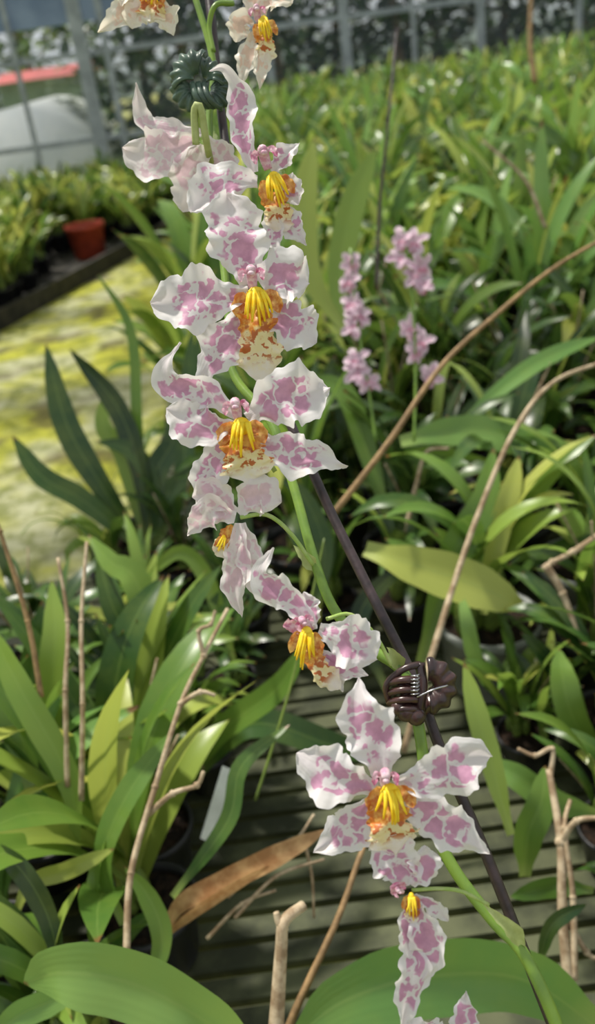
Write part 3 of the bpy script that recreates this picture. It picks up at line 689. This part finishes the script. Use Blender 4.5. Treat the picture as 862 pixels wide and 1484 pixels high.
stalk('dry_flower_spike',[([(870,775,1.0),(830,800,1.0),(800,815,1.0),(790,820,1.0)],5),([(790,818,1.0),(815,860,1.0),(840,930,1.0)],6)],M_wood)
stalk('bare_twig',[([(330,1300,.76),(380,1250,.76),(430,1215,.77),(455,1180,.78)],3),([(300,1360,.75),(350,1310,.75),(400,1290,.75)],3),([(440,1215,.77),(452,1270,.77),(455,1330,.77)],2.5),([(340,1330,.75),(400,1270,.75),(470,1245,.76)],3)],M_wood)
stalk('bare_twig',[([(370,1160,.8),(405,1050,.8),(430,960,.8),(455,850,.8),(470,780,.8)],2.2)],M_bulb,0)
stalk('bare_twig',[([(590,760,1.2),(604,700,1.2),(618,655,1.2),(650,650,1.2)],3.5)],M_wood,0)
stalk('bamboo_stake',[([(545,420,1.4),(550,300,1.4),(562,180,1.4),(575,40,1.45)],2.5)],M_clipb,0)
stalk('dry_flower_spike',[([(790,330,1.8),(760,260,1.8),(700,205,1.8)],3)],M_wood,0)
stalk('dry_flower_spike',[([(775,120,3.5),(768,60,3.5),(770,-20,3.5)],4)],M_woodd,0)
mb=MB(); a,b,c_,e=W(290,1215,.86),W(312,1225,.86),W(342,1118,.87),W(322,1110,.87); off=fw*.0012
mb.add([a,b,c_,e,a+off,b+off,c_+off,e+off],[(0,1,2,3),(7,6,5,4),(0,4,5,1),(1,5,6,2),(2,6,7,3),(3,7,4,0)],0); mb.obj('plant_label',[M_label],smooth=False)
# ---------------------------------------------------------------- pink background orchids
M_pinkf=mat_petal('small_orchid_petal',srgb(208,160,186),srgb(230,208,220),1.3,.7)
def spray(pts,stem):
    mb=MB(); R=random.Random(len(pts)*3+1)
    tube(mb,[W(*p) for p in stem],.002,1,6,24)
    for (px,py,d) in pts:
        s=d/F; c=W(px,py,d); a0=R.uniform(0,6.28); lean=Vector((R.uniform(-.6,.6),R.uniform(-.2,.2),R.uniform(-.3,.5)))
        zr=(-fw+lean).normalized(); X=zr.cross(Vector((0,0,1))).normalized(); Y=X.cross(zr)
        for k in range(5):
            a=a0+k*2*math.pi/5+R.uniform(-.2,.2); dd=X*math.cos(a)+Y*math.sin(a); L=R.uniform(14,26)*s
            petal(mb,[c,c+dd*L*.5+zr*.15*L,c+dd*L],6.5*s,OVATE,R.random(),0,(0,R.uniform(-30,30)),.15,.12,zref=zr,nu=4,nv=8)
        petal(mb,[c+zr*.002,c+Vector((0,0,-8*s))+zr*.006,c+Vector((0,0,-18*s))+zr*.003],8*s,OVATE,3,2,(0,0),.2,.1,zref=zr,nu=4,nv=6)
    return mb.obj('pink_orchid_spray',[M_pinkf,M_stem,M_mag])
DS=1.18
spray([(508,382,DS),(506,408,DS),(510,440,DS),(520,456,DS),(510,472,DS),(514,522,DS),(518,540,DS),(532,552,DS)],[(545,640,DS),(530,540,DS),(515,450,DS),(508,360,DS)])
spray([(582,348,DS),(600,352,DS),(578,375,DS),(608,386,DS),(612,412,DS),(600,400,DS),(592,475,DS),(610,495,DS),(600,512,DS),(624,545,DS)],[(600,640,DS),(602,540,DS),(598,440,DS),(585,330,DS)])
# ---------------------------------------------------------------- light
w=D.worlds.new('sky'); scene.world=w; w.use_nodes=True; nt=w.node_tree; nt.nodes.clear(); nb=NB(nt)
tc=nb.n('ShaderNodeTexCoord'); sep=nb.n('ShaderNodeSeparateXYZ'); nb.l(tc.outputs['Generated'],sep.inputs[0])
col=nb.ramp(nb.math('MULTIPLY_ADD',sep.outputs[2],.5,.5),[(0,srgb(90,100,80)),(.49,srgb(150,165,150)),(.505,srgb(236,242,246)),(1,srgb(240,244,248))])
bg=nb.n('ShaderNodeBackground'); bg.inputs[1].default_value=.82; nb.l(col,bg.inputs[0]); out=nb.n('ShaderNodeOutputWorld'); nb.l(bg.outputs[0],out.inputs[0])
sd=D.lights.new('sun','SUN'); sd.energy=5.3; sd.angle=math.radians(4); sd.color=(1,.95,.85); so=D.objects.new('sun',sd); scene.collection.objects.link(so)
dirv=Vector((.35,-.40,-1.0)); so.rotation_euler=dirv.to_track_quat('-Z','Y').to_euler(); so.location=(0,0,6)
